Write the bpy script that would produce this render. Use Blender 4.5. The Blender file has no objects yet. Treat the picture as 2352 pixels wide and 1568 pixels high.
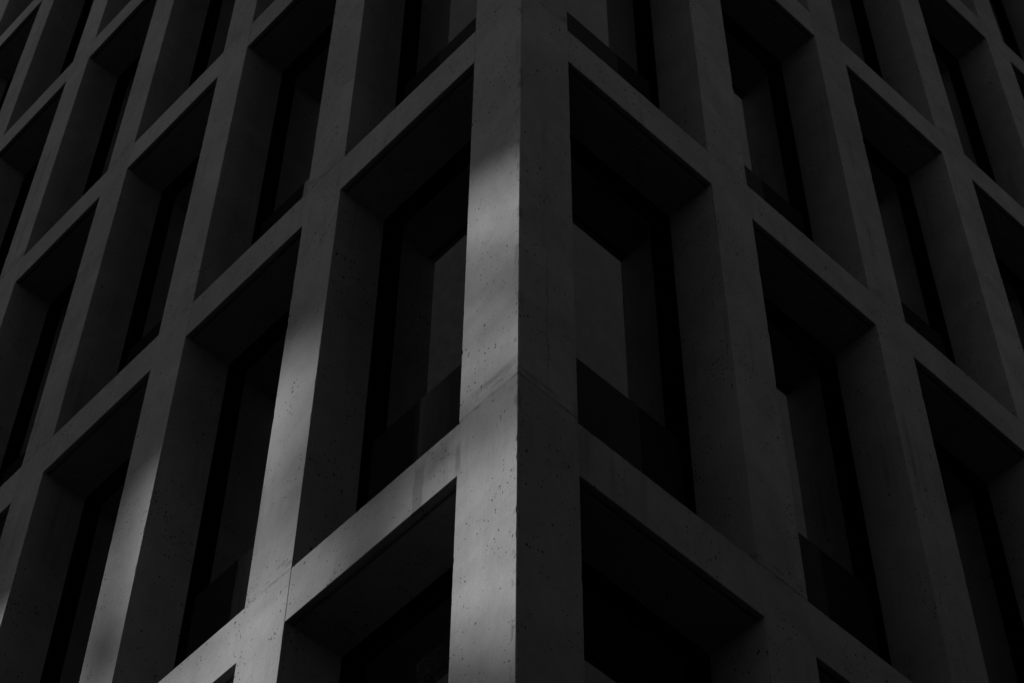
import bpy, bmesh, math, random
from mathutils import Vector, Matrix

random.seed(7)
scene = bpy.context.scene
C = bpy.context.collection
rad = math.radians

# ------------------------------------------------------------------ camera
Z0 = 9.2474                       # underside of the first full beam above the camera, from the ground
CAM = Vector((0.2037, -5.6851, 1.6))
YAW, PITCH, ROLL = -0.0389, 0.967, 0.012
fw = Vector((math.sin(YAW) * math.cos(PITCH), math.cos(YAW) * math.cos(PITCH), math.sin(PITCH)))
rt = fw.cross(Vector((0, 0, 1))).normalized()
up = rt.cross(fw)
rt2 = rt * math.cos(ROLL) + up * math.sin(ROLL)
up2 = -rt * math.sin(ROLL) + up * math.cos(ROLL)
cam_data = bpy.data.cameras.new('camera')
cam = bpy.data.objects.new('camera', cam_data)
C.objects.link(cam)
M3 = Matrix((rt2, up2, -fw)).transposed()
cam.matrix_world = Matrix.Translation(CAM) @ M3.to_4x4()
cam_data.sensor_width = 36.0
cam_data.lens = 5426.59 / 2352 * 36.0
cam_data.clip_end = 5000
cam_data.dof.use_dof = True
cam_data.dof.focus_distance = 10.4
cam_data.dof.aperture_fstop = 9.0
scene.camera = cam

# ------------------------------------------------------------------ light
S2 = math.sqrt(0.5)
DL, NL = Vector((-S2, S2, 0)), Vector((S2, S2, 0))     # left front: along the wall / into the building
DR, NR = Vector((S2, S2, 0)), Vector((-S2, S2, 0))     # right front
SUN_AZ, SUN_EL = rad(53), rad(32)                       # measured from the left front's normal
hdir = (-NL) * math.cos(SUN_AZ) + DL * math.sin(SUN_AZ)
sdir = (hdir * math.cos(SUN_EL) + Vector((0, 0, math.sin(SUN_EL)))).normalized()
sun_data = bpy.data.lights.new('sun', 'SUN')
sun_data.energy = 5.0
sun_data.angle = rad(0.75)
sun_data.color = (1, 1, 1)
sun = bpy.data.objects.new('sun', sun_data)
C.objects.link(sun)
sun.rotation_euler = sdir.to_track_quat('Z', 'Y').to_euler()
sun.location = (0, 0, 80)

world = bpy.data.worlds.new('World')
scene.world = world
world.use_nodes = True
wn, wl = world.node_tree.nodes, world.node_tree.links
wn.clear()
sky = wn.new('ShaderNodeTexSky')
sky.sky_type = 'NISHITA'
sky.sun_disc = False
sky.dust_density = 0.3
sky.sun_elevation = SUN_EL
sky.sun_rotation = math.atan2(hdir.x, hdir.y)
bw = wn.new('ShaderNodeRGBToBW')                        # a black and white photograph
bg = wn.new('ShaderNodeBackground')
bg.inputs['Strength'].default_value = 0.090
wo = wn.new('ShaderNodeOutputWorld')
wl.new(sky.outputs[0], bw.inputs[0])
wl.new(bw.outputs[0], bg.inputs['Color'])
wl.new(bg.outputs[0], wo.inputs['Surface'])

vs = scene.view_settings
vs.view_transform = 'Standard'
vs.look = 'None'
vs.exposure = 0.22
vs.gamma = 1.0
vs.use_curve_mapping = False
cy = scene.cycles
cy.max_bounces = 5
cy.diffuse_bounces = 1
cy.glossy_bounces = 3
cy.transparent_max_bounces = 8
cy.caustics_reflective = False
cy.caustics_refractive = False

# ------------------------------------------------------------------ node helpers
class NT:
    def __init__(self, name):
        self.m = bpy.data.materials.new(name)
        self.m.use_nodes = True
        self.t = self.m.node_tree
        self.t.nodes.clear()
        self.out = self.t.nodes.new('ShaderNodeOutputMaterial')
    def n(self, kind, **kw):
        x = self.t.nodes.new(kind)
        for k, v in kw.items():
            setattr(x, k, v)
        return x
    def put(self, sock, v):
        if isinstance(v, (int, float, tuple, list, Vector)):
            sock.default_value = v
        else:
            self.t.links.new(v, sock)
    def math(self, op, a, b=0.0, c=None, clamp=False):
        x = self.n('ShaderNodeMath', operation=op, use_clamp=clamp)
        self.put(x.inputs[0], a); self.put(x.inputs[1], b)
        if c is not None: self.put(x.inputs[2], c)
        return x.outputs[0]
    def ramp(self, v, lo, hi, to0=0.0, to1=1.0, smooth=True):
        x = self.n('ShaderNodeMapRange', interpolation_type='SMOOTHSTEP' if smooth else 'LINEAR')
        self.put(x.inputs['Value'], v)
        for k, w in zip(('From Min', 'From Max', 'To Min', 'To Max'), (lo, hi, to0, to1)):
            self.put(x.inputs[k], w)
        return x.outputs[0]
    def scale(self, vec, s):
        x = self.n('ShaderNodeVectorMath', operation='MULTIPLY')
        self.put(x.inputs[0], vec); self.put(x.inputs[1], s)
        return x.outputs[0]
    def vadd(self, a, b):
        x = self.n('ShaderNodeVectorMath', operation='ADD')
        self.put(x.inputs[0], a); self.put(x.inputs[1], b)
        return x.outputs[0]
    def dot(self, a, b):
        x = self.n('ShaderNodeVectorMath', operation='DOT_PRODUCT')
        self.put(x.inputs[0], a); self.put(x.inputs[1], b)
        return x.outputs['Value']
    def noise(self, vec, s, detail=3.0, rough=0.55, dist=0.0):
        x = self.n('ShaderNodeTexNoise')
        self.put(x.inputs['Vector'], vec)
        x.inputs['Scale'].default_value = s
        x.inputs['Detail'].default_value = detail
        x.inputs['Roughness'].default_value = rough
        x.inputs['Distortion'].default_value = dist
        return x.outputs[0]
    def voro(self, vec, s):
        x = self.n('ShaderNodeTexVoronoi')
        self.put(x.inputs['Vector'], vec)
        x.inputs['Scale'].default_value = s
        return x.outputs['Distance'], x.outputs['Color']
    def bsdf(self, col, rough=0.8, spec=0.3, bump=None, strength=0.3, dist=0.01):
        p = self.n('ShaderNodeBsdfPrincipled')
        if isinstance(col, (int, float)): col = (col, col, col, 1)
        self.put(p.inputs['Base Color'], col)
        self.put(p.inputs['Roughness'], rough)
        p.inputs['Specular IOR Level'].default_value = spec
        if bump is not None:
            b = self.n('ShaderNodeBump')
            b.inputs['Strength'].default_value = strength
            b.inputs['Distance'].default_value = dist
            self.put(b.inputs['Height'], bump)
            self.t.links.new(b.outputs[0], p.inputs['Normal'])
        return p
    def done(self, sh):
        self.t.links.new(sh.outputs[0], self.out.inputs['Surface'])
        return self.m

H, B = 3.6, 0.3666               # storey height, beam height

def concrete(name, base, pore_gain=1.0, extra=True):
    t = NT(name)
    g = t.n('ShaderNodeNewGeometry')
    pos = g.outputs['Position']
    oi = t.n('ShaderNodeObjectInfo')
    # each cast piece has its own tone
    tone = t.ramp(oi.outputs['Random'], 0, 1, 0.90, 1.06, smooth=False)
    cloud = t.ramp(t.noise(pos, 1.3, 3, 0.6, 0.6), 0.3, 0.7, 0.84, 1.08)
    mott = t.ramp(t.noise(t.scale(pos, (1, 1, 0.6)), 9.0, 3, 0.65), 0.3, 0.7, 0.91, 1.05)
    grain = t.ramp(t.noise(pos, 160.0, 0, 0.6), 0.25, 0.75, 0.94, 1.05)
    # rain streaks run straight down, in places only
    st = t.ramp(t.noise(t.scale(pos, (16, 16, 0.55)), 1.0, 3, 0.6), 0.52, 0.72)
    stm = t.ramp(t.noise(pos, 0.9, 2), 0.48, 0.66)
    streak = t.math('SUBTRACT', 1.0, t.math('MULTIPLY', t.math('MULTIPLY', st, stm), 0.30))
    # air pores in three sizes, clustered, drawn out a little along the pour
    warp = t.n('ShaderNodeTexNoise'); t.put(warp.inputs['Vector'], pos); warp.inputs['Scale'].default_value = 60
    wv = t.vadd(pos, t.scale(t.vadd(warp.outputs['Color'], (-.5, -.5, -.5)), (0.014, 0.014, 0.014)))
    wv = t.scale(wv, (1, 1, 0.72))
    clus = t.ramp(t.noise(t.scale(pos, (1, 1, 0.7)), 4.2, 3), 0.42, 0.64, 0.50, 1.05)
    pores = None
    for sc, r, soft in ((66.0, 0.19, 0.07), (21.0, 0.095, 0.02)):
        d, col = t.voro(wv, sc)
        sep = t.n('ShaderNodeSeparateColor'); t.put(sep.inputs[0], col)
        rr = t.math('MULTIPLY', t.math('MULTIPLY', t.math('POWER', sep.outputs[0], 2.6), r * 2.0), clus)
        v = t.ramp(t.math('SUBTRACT', d, rr), -soft * 0.5, soft * 0.5, 1.0, 0.0)
        pores = v if pores is None else t.math('MAXIMUM', pores, v)
    pcol = t.math('SUBTRACT', 1.0, t.math('MULTIPLY', pores, 0.86 * pore_gain))
    # dirt and hairline cracking just over and under the bed joints at each beam top
    sepp = t.n('ShaderNodeSeparateXYZ'); t.put(sepp.inputs[0], pos)
    zz = t.math('SUBTRACT', sepp.outputs[2], Z0 + B - 100 * H)
    fr = t.math('SUBTRACT', t.math('MODULO', t.math('ADD', zz, H / 2), H), H / 2)     # height over the joint
    wob = t.math('MULTIPLY', t.math('SUBTRACT', t.noise(pos, 7.0, 3), 0.5), 0.10)
    fj = t.math('ADD', fr, wob)
    bed = t.math('MULTIPLY', t.ramp(fj, -0.015, 0.04), t.ramp(fj, 0.05, 0.15, 1.0, 0.0))
    bedm = t.ramp(t.noise(t.scale(pos, (1, 1, 2.2)), 10.0, 4, 0.7), 0.5, 0.66)
    dirt = t.math('SUBTRACT', 1.0, t.math('MULTIPLY', t.math('MULTIPLY', bed, bedm), 0.42))
    crack = t.ramp(t.math('ABSOLUTE', t.math('ADD', fr, t.math('MULTIPLY', t.math('SUBTRACT', t.noise(pos, 11.0, 4, 0.7), 0.5), 0.05))), 0.001, 0.005, 1.0, 0.0)
    crm = t.ramp(t.noise(pos, 4.0, 2), 0.45, 0.55)
    crk = t.math('SUBTRACT', 1.0, t.math('MULTIPLY', t.math('MULTIPLY', crack, crm), 0.34))
    lip = t.math('MULTIPLY', t.ramp(fr, -0.022, -0.012), t.ramp(fr, -0.004, 0.002, 1.0, 0.0))
    lipm = t.ramp(t.noise(pos, 17.0, 3, 0.7), 0.46, 0.58)
    lips = t.math('SUBTRACT', 1.0, t.math('MULTIPLY', t.math('MULTIPLY', lip, lipm), 0.4))      # dirt worn into the top arris
    v = tone
    for k in (cloud, mott, grain, streak, pcol, dirt, crk, lips):
        v = t.math('MULTIPLY', v, k)
    if extra:
        sl = t.dot(pos, tuple(DL)); dl_ = t.dot(pos, tuple(NL)); zr = t.math('SUBTRACT', sepp.outputs[2], Z0)
        sr = t.dot(pos, tuple(DR)); dr_ = t.dot(pos, tuple(NR))
        onl = t.ramp(dl_, 0.012, 0.02, 1.0, 0.0)
        onr = t.ramp(dr_, 0.012, 0.02, 1.0, 0.0)
        n1 = t.math('MULTIPLY', t.math('SUBTRACT', t.noise(pos, 9.0, 4), 0.5), 0.035)
        def patch(cs, cz, hs, hz, soft, amt, s_, on):
            a = t.math('DIVIDE', t.math('ABSOLUTE', t.math('SUBTRACT', t.math('ADD', s_, n1), cs)), hs)
            b = t.math('DIVIDE', t.math('ABSOLUTE', t.math('SUBTRACT', t.math('ADD', zr, n1), cz)), hz)
            m = t.ramp(t.math('MAXIMUM', a, b), 1 - soft, 1 + soft, 1.0, 0.0)
            return t.math('SUBTRACT', 1.0, t.math('MULTIPLY', t.math('MULTIPLY', m, on), amt))
        arr = t.math('MULTIPLY', t.ramp(sl, 0.004, 0.022, 1.0, 0.0), t.ramp(t.noise(t.scale(pos, (1, 1, 0.45)), 14.0, 3, 0.7), 0.52, 0.62))
        v = t.math('MULTIPLY', v, t.math('SUBTRACT', 1.0, t.math('MULTIPLY', t.math('MULTIPLY', arr, onl), 0.4)))   # rubbed, dirty arris
        for a in ((0.595, 0.13, 0.032, 0.17, 0.25, 0.38, sl, onl),      # damp run on the beam by the corner
                  (0.46, 0.25, 0.075, 0.075, 0.9, 0.42, sl, onl),
                  (0.345, 0.12, 0.016, 0.09, 0.5, 0.38, sl, onl),
                  (0.13, 0.47, 0.10, 0.018, 0.9, 0.35, sl, onl),
                  (1.40, 0.17, 0.035, 0.19, 0.9, 0.12, sl, onl),
                  (0.172, 0.95, 0.0022, 0.42, 0.6, 0.5, sr, onr)):      # upright hairline crack, right side
            v = t.math('MULTIPLY', v, patch(*a))
    v = t.math('MULTIPLY', v, base)
    comb = t.n('ShaderNodeCombineColor')
    for i in range(3): t.put(comb.inputs[i], v)
    hgt = t.noise(pos, 26.0, 3, 0.65)
    return t.done(t.bsdf(comb.outputs[0], 0.88, 0.25, hgt, 0.35, 0.006))

def plain(name, v, rough=0.8, spec=0.3, var=0.15, sc=3.0, bump=0.2):
    t = NT(name)
    pos = t.n('ShaderNodeNewGeometry').outputs['Position']
    n1 = t.noise(pos, sc, 5, 0.6)
    f = t.math('MULTIPLY', t.ramp(n1, 0.3, 0.7, 1 - var, 1 + var), v)
    comb = t.n('ShaderNodeCombineColor')
    for i in range(3): t.put(comb.inputs[i], f)
    return t.done(t.bsdf(comb.outputs[0], rough, spec, t.noise(pos, sc * 20, 3), bump, 0.004))

def glass():
    t = NT('window_glass')
    pos = t.n('ShaderNodeNewGeometry').outputs['Position']
    tr = t.n('ShaderNodeBsdfTransparent'); tr.inputs[0].default_value = (0.22, 0.22, 0.22, 1)
    gl = t.n('ShaderNodeBsdfGlossy'); gl.inputs[0].default_value = (1, 1, 1, 1); gl.inputs['Roughness'].default_value = 0.015
    b = t.n('ShaderNodeBump'); b.inputs['Strength'].default_value = 0.02; b.inputs['Distance'].default_value = 0.02
    t.put(b.inputs['Height'], t.noise(pos, 1.2, 1))
    t.t.links.new(b.outputs[0], gl.inputs['Normal'])
    fr = t.n('ShaderNodeFresnel'); fr.inputs['IOR'].default_value = 1.52
    mx = t.n('ShaderNodeMixShader')
    t.put(mx.inputs[0], t.math('MULTIPLY', fr.outputs[0], GLASS_GAIN, clamp=True))
    t.t.links.new(tr.outputs[0], mx.inputs[1]); t.t.links.new(gl.outputs[0], mx.inputs[2])
    df = t.n('ShaderNodeBsdfDiffuse'); df.inputs[0].default_value = (0.3, 0.3, 0.3, 1)
    mx2 = t.n('ShaderNodeMixShader')
    t.put(mx2.inputs[0], t.ramp(t.noise(t.scale(pos, (1, 1, 0.5)), 60, 4, 0.7), 0.45, 0.75, 0.003, 0.016))
    t.t.links.new(mx.outputs[0], mx2.inputs[1]); t.t.links.new(df.outputs[0], mx2.inputs[2])
    return t.done(mx2)

def dusty_panel():
    t = NT('dark_panel')
    pos = t.n('ShaderNodeNewGeometry').outputs['Position']
    d1 = t.ramp(t.noise(pos, 150, 3, 0.7), 0.60, 0.78, 0.0, 0.04)
    d2 = t.ramp(t.noise(t.scale(pos, (20, 20, 2)), 1.0, 4, 0.6), 0.3, 0.7, 0.006, 0.010)
    v = t.math('ADD', d1, d2)
    comb = t.n('ShaderNodeCombineColor')
    for i in range(3): t.put(comb.inputs[i], v)
    df = t.n('ShaderNodeBsdfDiffuse'); t.put(df.inputs[0], comb.outputs[0])
    gl = t.n('ShaderNodeBsdfGlossy'); gl.inputs['Roughness'].default_value = 0.03
    fr = t.n('ShaderNodeFresnel'); fr.inputs['IOR'].default_value = 1.45
    mx = t.n('ShaderNodeMixShader')
    t.put(mx.inputs[0], t.math('MULTIPLY', fr.outputs[0], 0.5))
    t.t.links.new(df.outputs[0], mx.inputs[1]); t.t.links.new(gl.outputs[0], mx.inputs[2])
    return t.done(mx)

GLASS_GAIN = 2.4
M_CONC = concrete('cast_concrete', 0.22)
M_FRAME = plain('black_metal', 0.002, 0.6, 0.0, 0.2, 8, 0.0)
M_PANEL = dusty_panel()
M_GLASS = glass()
M_INNER = plain('dark_interior', 0.06, 0.9, 0.1)
M_SEAL = plain('joint_sealant', 0.02, 0.9, 0.1)
M_ROOF = plain('roof_felt', 0.08, 0.95, 0.1)
M_ASPH = plain('asphalt', 0.045, 0.9, 0.2, 0.25, 1.5, 0.5)
M_PAVE = plain('paving_stone', 0.09, 0.9, 0.2, 0.2, 2.0, 0.4)
M_KERB = plain('kerb_stone', 0.12, 0.9, 0.2)
M_PAINT = plain('road_paint', 0.6, 0.7, 0.3, 0.15)
M_STONE = plain('stone_cladding', 0.10, 0.85, 0.2)
M_DARK = plain('dark_cladding', 0.013, 0.6, 0.1)
M_PALE = plain('pale_render', 0.13, 0.9, 0.1)
M_STEEL = plain('painted_steel', 0.08, 0.5, 0.4)
M_DGLASS = plain('ribbon_glazing', 0.015, 0.08, 0.5, 0.1)

# ------------------------------------------------------------------ mesh helpers
def mesh_from(name, verts, faces, mat, bevel=0.0, sel=None):
    bm = bmesh.new()
    vs_ = [bm.verts.new(v) for v in verts]
    for f in faces:
        bm.faces.new([vs_[i] for i in f])
    bmesh.ops.recalc_face_normals(bm, faces=bm.faces)
    if bevel:
        bmesh.ops.bevel(bm, geom=[e for e in bm.edges if sel is None or sel(e)], offset=bevel, segments=2, profile=0.6, affect='EDGES')
    me = bpy.data.meshes.new(name)
    bm.to_mesh(me); bm.free()
    me.materials.append(mat)
    return me

def box_mesh(name, lo, hi, mat, bevel=0.0):
    (x0, y0, z0), (x1, y1, z1) = lo, hi
    v = [(x0, y0, z0), (x1, y0, z0), (x1, y1, z0), (x0, y1, z0), (x0, y0, z1), (x1, y0, z1), (x1, y1, z1), (x0, y1, z1)]
    f = [(0, 3, 2, 1), (4, 5, 6, 7), (0, 1, 5, 4), (1, 2, 6, 5), (2, 3, 7, 6), (3, 0, 4, 7)]
    return mesh_from(name, v, f, mat, bevel)

def prism(name, poly, axis, a, b, mat, bevel=0.0, sel=None):
    """poly in the two other axes, extruded along axis from a to b"""
    def P(u, v, w):
        return {'x': (w, u, v), 'y': (u, w, v), 'z': (u, v, w)}[axis]
    n = len(poly)
    v = [P(*p, a) for p in poly] + [P(*p, b) for p in poly]
    f = [tuple(range(n)), tuple(range(n, 2 * n))] + [(i, (i + 1) % n, n + (i + 1) % n, n + i) for i in range(n)]
    return mesh_from(name, v, f, mat, bevel, sel)

def link(name, me, parent=None, mw=None):
    o = bpy.data.objects.new(name, me)
    C.objects.link(o)
    if mw is not None: o.matrix_world = mw
    if parent is not None:
        o.parent = parent
    return o

def frame_of(side):
    """local x along the wall, y into the building, z up; left fronts run towards -x"""
    return Matrix((-DL, NL, Vector((0, 0, 1)))).transposed().to_4x4() if side == 'L' else Matrix((DR, NR, Vector((0, 0, 1)))).transposed().to_4x4()

FR = {'L': frame_of('L'), 'R': frame_of('R')}
SG = {'L': -1.0, 'R': 1.0}

def place(side, s, d, z):
    return FR[side] @ Matrix.Translation((SG[side] * s, d, z))

def tag(o, label=None, cat=None, group=None, kind=None):
    for k, v in (('label', label), ('category', cat), ('group', group), ('kind', kind)):
        if v: o[k] = v
    return o

# ------------------------------------------------------------------ ground, street
def sheet(name, x0, y0, x1, y1, z, mat, rot=None):
    me = mesh_from(name, [(x0, y0, z), (x1, y0, z), (x1, y1, z), (x0, y1, z)], [(0, 1, 2, 3)], mat)
    o = link(name, me)
    if rot is not None: o.matrix_world = rot
    return tag(o, kind='structure')

sheet('ground', -900, -900, 900, 900, -0.13, M_ASPH)
# raised pavements: round the office block and before the two added blocks opposite (in the left front's axes)
def slab(name, s0, s1, d0, d1, z0, z1, mat):
    o = link(name, box_mesh(name, (-s1, d0, z0), (-s0, d1, z1), mat, 0.01), None, FR['L'])
    return tag(o, kind='structure')
slab('pavement', -5.0, 40, -5.0, 40, -0.3, 0.0, M_PAVE)
slab('pavement', 18.0, 60, -40, -14.0, -0.3, 0.0, M_PAVE)
slab('pavement', -50.0, -14.0, -40.0, 16, -0.3, 0.0, M_PAVE)
slab('kerb', -5.16, 40, -5.16, -5.004, -0.3, 0.012, M_KERB)
slab('kerb', -5.16, -5.004, -5.0, 40, -0.3, 0.012, M_KERB)
for i in range(12):
    o = link('lane_marking', box_mesh('lane_marking', (-3 - i * 4.5, -9.6, -0.134), (-0.5 - i * 4.5, -9.48, -0.126), M_PAINT), None, FR['L'])
    tag(o, kind='structure')

# ------------------------------------------------------------------ the office building
NB = 10                     # bays on each front
KLO, KHI = -1, 6            # beam levels
DEP = 0.3071                # depth of the window recess
DRAFT = 0.0121              # the cast sides lean in by this much over the recess
PW = 0.3232                 # pier width
DIM = {'L': dict(P=1.3637, a=0.4005, a0=0.3505), 'R': dict(P=1.3617, a=0.4268, a0=0.349)}
GAP = 0.001
office = bpy.data.objects.new('office_building', None)
C.objects.link(office)
tag(office, 'pale pitted concrete grid office block corner with deep set dark windows', 'building')

def inner(side, n): return DIM[side]['a'] + n * DIM[side]['P'] - PW
def outer(side, n): return DIM[side]['a0'] if n == 0 else DIM[side]['a'] + n * DIM[side]['P']
def ztop(k): return Z0 + k * H + B            # top of beam k
def zbot(k): return Z0 + k * H

# --- piers, one cast piece a storey
PD = 0.46
back = PW / 2 + DRAFT * PD / DEP
def worn_pier(name, h, seed):
    """pier whose front arrises are worn: small chips and waves"""
    rnd = random.Random(seed)
    n = max(8, int(h / 0.05))
    rows = []
    for i in range(n + 1):
        z = h * i / n
        row = []
        for sx in (-1, 1):
            c = 0.0009 + 0.0005 * rnd.random() + (0.0055 * rnd.random() if rnd.random() < 0.07 else 0)
            row += [(sx * (PW / 2 + DRAFT * c / DEP), c, z), (sx * (PW / 2 - c), 0, z)]
        rows.append([(-back, PD, z), row[0], row[1], row[3], row[2], (back, PD, z)])
    v = [p for r in rows for p in r]
    f = []
    for i in range(n):
        for j in range(6):
            a, b = i * 6 + j, i * 6 + (j + 1) % 6
            f.append((a, b, b + 6, a + 6))
    f += [tuple(range(6)), tuple(range(n * 6, n * 6 + 6))]
    return mesh_from(name, v, f, M_CONC)
pier_mesh = [worn_pier('pier', H - GAP, s) for s in range(5)]
base_h = ztop(KLO) - GAP
pier_base = worn_pier('pier', base_h, 99)

for side in 'LR':
    for n in range(1, NB + 1):
        s = (inner(side, n) + outer(side, n)) / 2
        for k in range(KLO - 1, KHI):
            me = pier_base if k < KLO else pier_mesh[(n * 3 + k * 2 + (side == 'R')) % 5]
            z = 0.0 if k < KLO else ztop(k)
            link('pier', me, office, place(side, s, random.uniform(-0.0006, 0.0006), z))

# --- corner pier: square, its right face stands 15 mm proud
PROUD = 0.014
def corner_mesh(h, seed):
    rnd = random.Random(seed)
    aL, aR = DIM['L']['a0'], DIM['R']['a0']
    n = max(10, int(h / 0.03))
    v, f = [], []
    phase = rnd.random() * 6
    def chip(z, base=0.0025):
        w = base + 0.001 * rnd.random()
        if rnd.random() < 0.07: w += 0.007 * rnd.random()
        return w
    for i in range(n + 1):
        z = h * i / n
        c, cl, cr = chip(z, 0.003), chip(z), chip(z)
        # points as (s along left front, depth into left front); right front: s_right = depth, depth_right = s
        pts = [(-PROUD + c, 0.0), (aL - cl, 0.0), (aL - DRAFT * 0.0, cl), (aL - DRAFT, DEP), (aL - DRAFT, aR - DRAFT),
               (DEP, aR - DRAFT), (cr - PROUD, aR), (-PROUD, aR - cr), (-PROUD, c)]
        v += [tuple(DL * a + NL * b + Vector((0, 0, z))) for a, b in pts]
    m = 9
    for i in range(n):
        for j in range(m):
            a, b = i * m + j, i * m + (j + 1) % m
            f.append((a, b, b + m, a + m))
    f += [tuple(range(m)), tuple(range(n * m, n * m + m))]
    return mesh_from('corner_pier', v, f, M_CONC)
for k in range(KLO - 1, KHI):
    h = base_h if k < KLO else H - GAP
    z = 0.0 if k < KLO else ztop(k)
    link('corner_pier', corner_mesh(h, 40 + k), office, Matrix.Translation((0, 0, z)))

# --- beams between the piers
BR = 0.0012                 # set back from the pier faces
beam_cache = {}
def beam_mesh(w):
    key = round(w, 4)
    if key not in beam_cache:
        t = B - 0.002
        poly = [(0, 0.003), (0.003, 0), (0.026, 0), (0.031, 0.018), (0.049, 0.018), (0.054, 0.0), (0.48, 0.0), (0.48, t + 0.03), (0.33, t + 0.03), (0.008, t), (0.002, t - 0.003), (0, t - 0.009)]
        beam_cache[key] = prism('beam', poly, 'x', -w / 2, w / 2, M_CONC)
    return beam_cache[key]
for side in 'LR':
    for m in range(NB):
        s0, s1 = outer(side, m), inner(side, m + 1)
        for k in range(KLO, KHI + 1):
            link('beam', beam_mesh(s1 - s0 + 0.001), office, place(side, (s0 + s1) / 2, BR + random.uniform(-0.0006, 0.0006), zbot(k)))

# --- windows: frame > pane, kick panel
def ring(bm, x0, x1, z0, z1, w, y0, y1):
    """rectangular ring of bar width w between depth y0 and y1"""
    def quad(ax, az, bx, bz):
        pts = [(ax, y0, az), (bx, y0, az), (bx, y0, bz), (ax, y0, bz), (ax, y1, az), (bx, y1, az), (bx, y1, bz), (ax, y1, bz)]
        vv = [bm.verts.new(p) for p in pts]
        for q in ((0, 3, 2, 1), (4, 5, 6, 7), (0, 1, 5, 4), (1, 2, 6, 5), (2, 3, 7, 6), (3, 0, 4, 7)):
            bm.faces.new([vv[i] for i in q])
    quad(x0, z0, x0 + w, z1); quad(x1 - w, z0, x1, z1)
    quad(x0 + w, z1 - w, x1 - w, z1); quad(x0 + w, z0, x1 - w, z0 + w)

SILL = 1.50 - B             # top of the kick panel over the beam top
win_cache = {}
def window_meshes(w):
    key = round(w, 4)
    if key not in win_cache:
        hgt = H - B
        bm = bmesh.new()
        e = 0.004
        x0, x1 = -w / 2 + e, w / 2 - e
        ring(bm, x0, x1, -0.06, hgt + 0.02, 0.055, DEP + 0.004, DEP + 0.12)
        ring(bm, x0 + 0.055, x1 - 0.055, SILL - 0.10, hgt - 0.035, 0.018, DEP + 0.034, DEP + 0.115)
        ring(bm, x0 + 0.073, x1 - 0.073, SILL - 0.10, hgt - 0.053, 0.022, DEP + 0.0325, DEP + 0.110)
        ring(bm, x0 + 0.095, x1 - 0.095, SILL - 0.10, hgt - 0.075, 0.016, DEP + 0.039, DEP + 0.105)
        bmesh.ops.recalc_face_normals(bm, faces=bm.faces)
        fr = bpy.data.meshes.new('window'); bm.to_mesh(fr); bm.free(); fr.materials.append(M_FRAME)
        pane = box_mesh('glass_pane', (x0 + 0.10, DEP + 0.048, SILL - 0.02), (x1 - 0.10, DEP + 0.060, hgt - 0.085), M_GLASS)
        panel = box_mesh('kick_panel', (x0 + 0.056, DEP + 0.0155, -0.005), (x1 - 0.056, DEP + 0.031, SILL + 0.001), M_PANEL, 0.002)
        win_cache[key] = (fr, pane, panel)
    return win_cache[key]
for side in 'LR':
    for m in range(NB):
        s0, s1 = outer(side, m) , inner(side, m + 1)
        w = s1 - s0 - 2 * DRAFT if m else s1 - s0 - 2 * DRAFT + DRAFT
        cs = (s0 + s1) / 2 if m else (s0 + s1) / 2 - DRAFT / 2
        for k in range(KLO, KHI):
            fr, pane, panel = window_meshes(w)
            wo_ = link('window', fr, office, place(side, cs, random.uniform(-0.002, 0.002), ztop(k)))
            for nm, me in (('glass_pane', pane), ('kick_panel', panel)):
                c = link(nm, me, wo_)

# --- inside: floors, core walls; plain back walls and roof
EX = outer('L', NB) - 0.05
EY = outer('R', NB) - 0.05
def inside(name, lo, hi, mat):
    return link(name, box_mesh(name, (-hi[0], lo[1], lo[2]), (-lo[0], hi[1], hi[2]), mat), office, FR['L'])
for k in range(KLO, KHI):
    inside('floor_slab', (0.50, 0.50, zbot(k) + 0.02), (EX, EY, ztop(k) + 0.02), M_INNER)
inside('core_wall', (4.6, 4.6, 0.02), (EX - 0.4, EY - 0.4, ztop(KHI) - 0.1), M_INNER)
inside('back_wall', (EX + 0.001, 0.52, 0.0), (EX + 0.35, EY + 0.35, ztop(KHI) + 0.3), M_STONE)
inside('back_wall', (0.52, EY + 0.001, 0.0), (EX - 0.001, EY + 0.35, ztop(KHI) + 0.3), M_STONE)
inside('roof', (0.49, 0.49, zbot(KHI) + 0.03), (EX, EY, ztop(KHI) + 0.1), M_ROOF)

# ------------------------------------------------------------------ unseen sun blocker added opposite the left front
# added podium and raised slab; the gap shapes the sun patch on the corner
TA, TE = math.tan(SUN_AZ), math.tan(SUN_EL) / math.cos(SUN_AZ)
def toward(s, z, q):                       # point (s, z) of the left front moved q metres out along the sun's ray
    return s + q * TA, Z0 + z + q * TE
opp = bpy.data.objects.new('sun_blocker', None)
C.objects.link(opp)
tag(opp, 'unseen added slab on columns over a podium, shaping the sunlight', 'building')
def opp_box(name, s0, s1, q0, q1, z0, z1, mat, bevel=0.0):
    return link(name, box_mesh(name, (-s1, -q1, z0), (-s0, -q0, z1), mat, bevel), opp, FR['L'])
QN, QF = 16.4, 20.4
GTOP, GBOT = 2.20, -1.70
sl0, sl1 = 17.0, toward(42.0, 0, QF)[0]
z_slab = toward(0, GTOP, QF)[1]
z_pod = toward(0, GBOT, QN)[1]
z_top = toward(0, 22.5, QN)[1]
opp_box('podium', sl0 - 3.0, sl1 + 4, QN, QF + 8, 0.0, z_pod - 0.9, M_STONE)
opp_box('blocker_parapet', sl0 - 3.05, sl1 + 4, QN - 0.05, QN + 0.3, z_pod - 0.899, z_pod, M_STONE)
opp_box('sun_block_slab', sl0, sl1, QN, QF, z_slab, z_top, M_STONE)  # added to keep the sun off the upper left front
opp_box('reflection_tower', sl0 - 0.02, 24.0, QN - 0.02, QF, z_top - 8.0, 76.0, M_PALE)  # added as a grey reflection for the left windows
zf = 1.0
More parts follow.
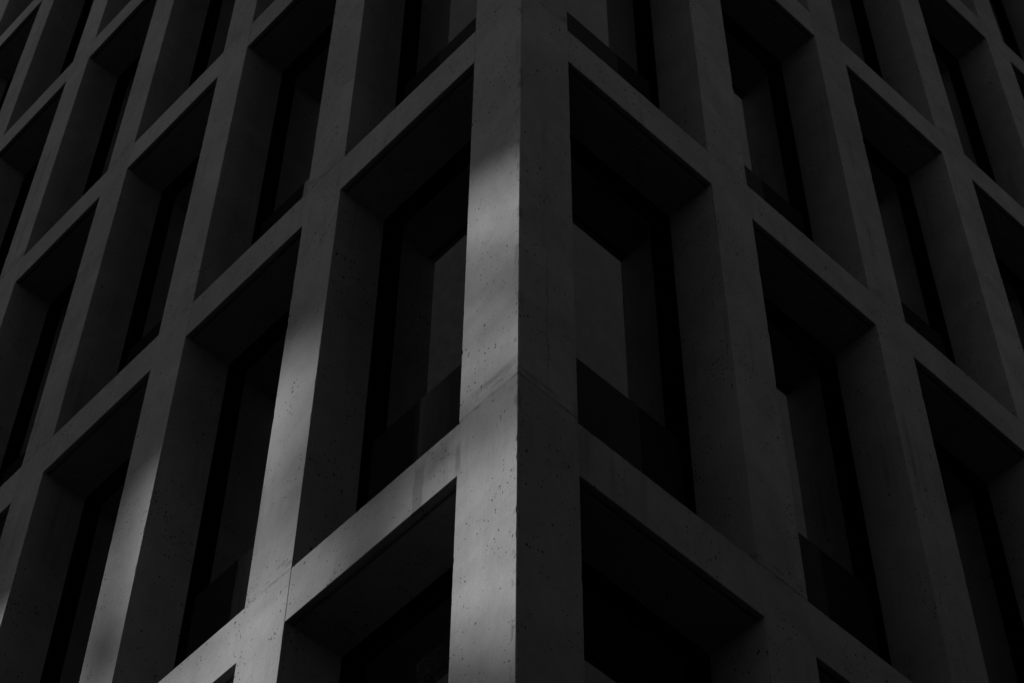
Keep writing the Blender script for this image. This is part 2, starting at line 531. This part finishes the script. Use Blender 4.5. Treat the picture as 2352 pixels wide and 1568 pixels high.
while zf < z_pod - 3.2:
    opp_box('ribbon_window', sl0 - 2.0, sl1 + 3, QN - 0.03, QN + 0.1, zf + 1.0, zf + 2.6, M_DGLASS)
    zf += 3.5
zf = z_slab + 0.3
while zf < z_top - 3:
    opp_box('ribbon_window', 24.6, sl1 - 0.8, QN - 0.03, QN + 0.1, zf + 0.8, zf + 2.4, M_DGLASS)
    zf += 3.5
QM = 19.0                                   # added columns, braces, slats and panel that shape the light stand in this plane
def bar(name, p0, p1, w, dpt=0.2):
    a = Vector((-toward(*p0, QM)[0], -QM, toward(*p0, QM)[1])); b = Vector((-toward(*p1, QM)[0], -QM, toward(*p1, QM)[1]))
    L_ = (b - a).length
    zx = (b - a).normalized()
    xx = Vector((zx.z, 0, -zx.x))                       # across the bar, in the plane of the columns
    q = Matrix((xx, zx.cross(xx), zx)).transposed().to_4x4()
    link(name, box_mesh(name, (-w / 2, -dpt / 2, 0), (w / 2, dpt / 2, L_), M_STEEL), opp, FR['L'] @ Matrix.Translation(a) @ q)
LOWZ, HIZ = -6.0, 3.6
bar('shade_column', (0.93, LOWZ + 1.5), (0.93, HIZ + 0.3), 0.33)  # added so its soft shadow darkens the beam near the corner
bar('shade_column', (3.06, LOWZ + 1.5), (3.06, HIZ + 0.3), 0.26)
for s in (5.2, 7.4, 9.6, 11.8, 14.0):
    bar('shade_column', (s, LOWZ + 1.5), (s, HIZ + 0.3), 0.16)
bar('shade_brace', (-0.95, 0.06), (0.93, 0.38), 0.17)  # bars added for soft shadow bands on the corner pier
bar('shade_brace', (-0.95, 1.62), (0.25, 2.35), 0.22)
bar('shade_brace', (0.93, -0.82), (-0.6, -2.0), 0.34)
bar('shade_panel', (1.19, 0.58), (1.19, 2.6), 0.42, 0.08)  # added to keep the sun off the corner bay's kick panel
for i in range(6):                          # slats added to dim parts of the sun patches
    bar('shade_slat', (-1.15, 0.64 + 0.14 * i), (1.0, 0.64 + 0.14 * i), 0.042, 0.03)
    bar('shade_slat', (1.38, 0.55 + 0.17 * i), (2.45, 0.55 + 0.17 * i), 0.045, 0.03)
bar('shade_brace', (-0.5, 0.78), (0.62, 1.72), 0.15)
bar('shade_slat', (-1.15, 1.74), (1.0, 1.78), 0.06, 0.03)
bar('shade_brace', (3.06, 1.45), (2.2, 0.2), 0.10)

# ------------------------------------------------------------------ unseen sky blocker added opposite the right front
nb = bpy.data.objects.new('sky_blocker', None)
C.objects.link(nb)
tag(nb, 'unseen dark block added to cut sky light and darken reflections', 'building')
def nb_box(name, s0, s1, q0, q1, z0, z1, mat):
    return link(name, box_mesh(name, (s0, -q1, z0), (s1, -q0, z1), mat), nb, FR['R'])
NS0, NS1, NQ, NH, NW = -42.0, 60.0, 17.0, 12.5, 74.0
nb_box('wall', -6.0, 17.0, NQ, NQ + 15, 0, NH, M_DARK)  # added low part, leaves sky open before the right front
nb_box('sky_block_wall', NS0, -6.001, NQ - 0.1, NQ + 15, 0, 62.0, M_DARK)  # added to hold sky light off the right recess sides
nb_box('reflection_wall', 17.001, NS1, NQ - 0.2, NQ + 15, 0, NW, M_DARK)  # added dark reflection for the right windows, also cuts sky light
zf = 1.0
while zf < NH - 3:
    nb_box('ribbon_window', -5.0, 16.0, NQ - 0.05, NQ + 0.1, zf + 1.0, zf + 2.6, M_DGLASS)
    zf += 3.5
nb_box('blocker_parapet', -5.99, 16.99, NQ - 0.1, NQ + 0.3, NH + 0.001, NH + 0.9, M_DARK)
nb_box('blocker_parapet', 16.995, NS1 + 0.1, NQ - 0.3, NQ + 0.3, NW + 0.001, NW + 0.9, M_DARK)
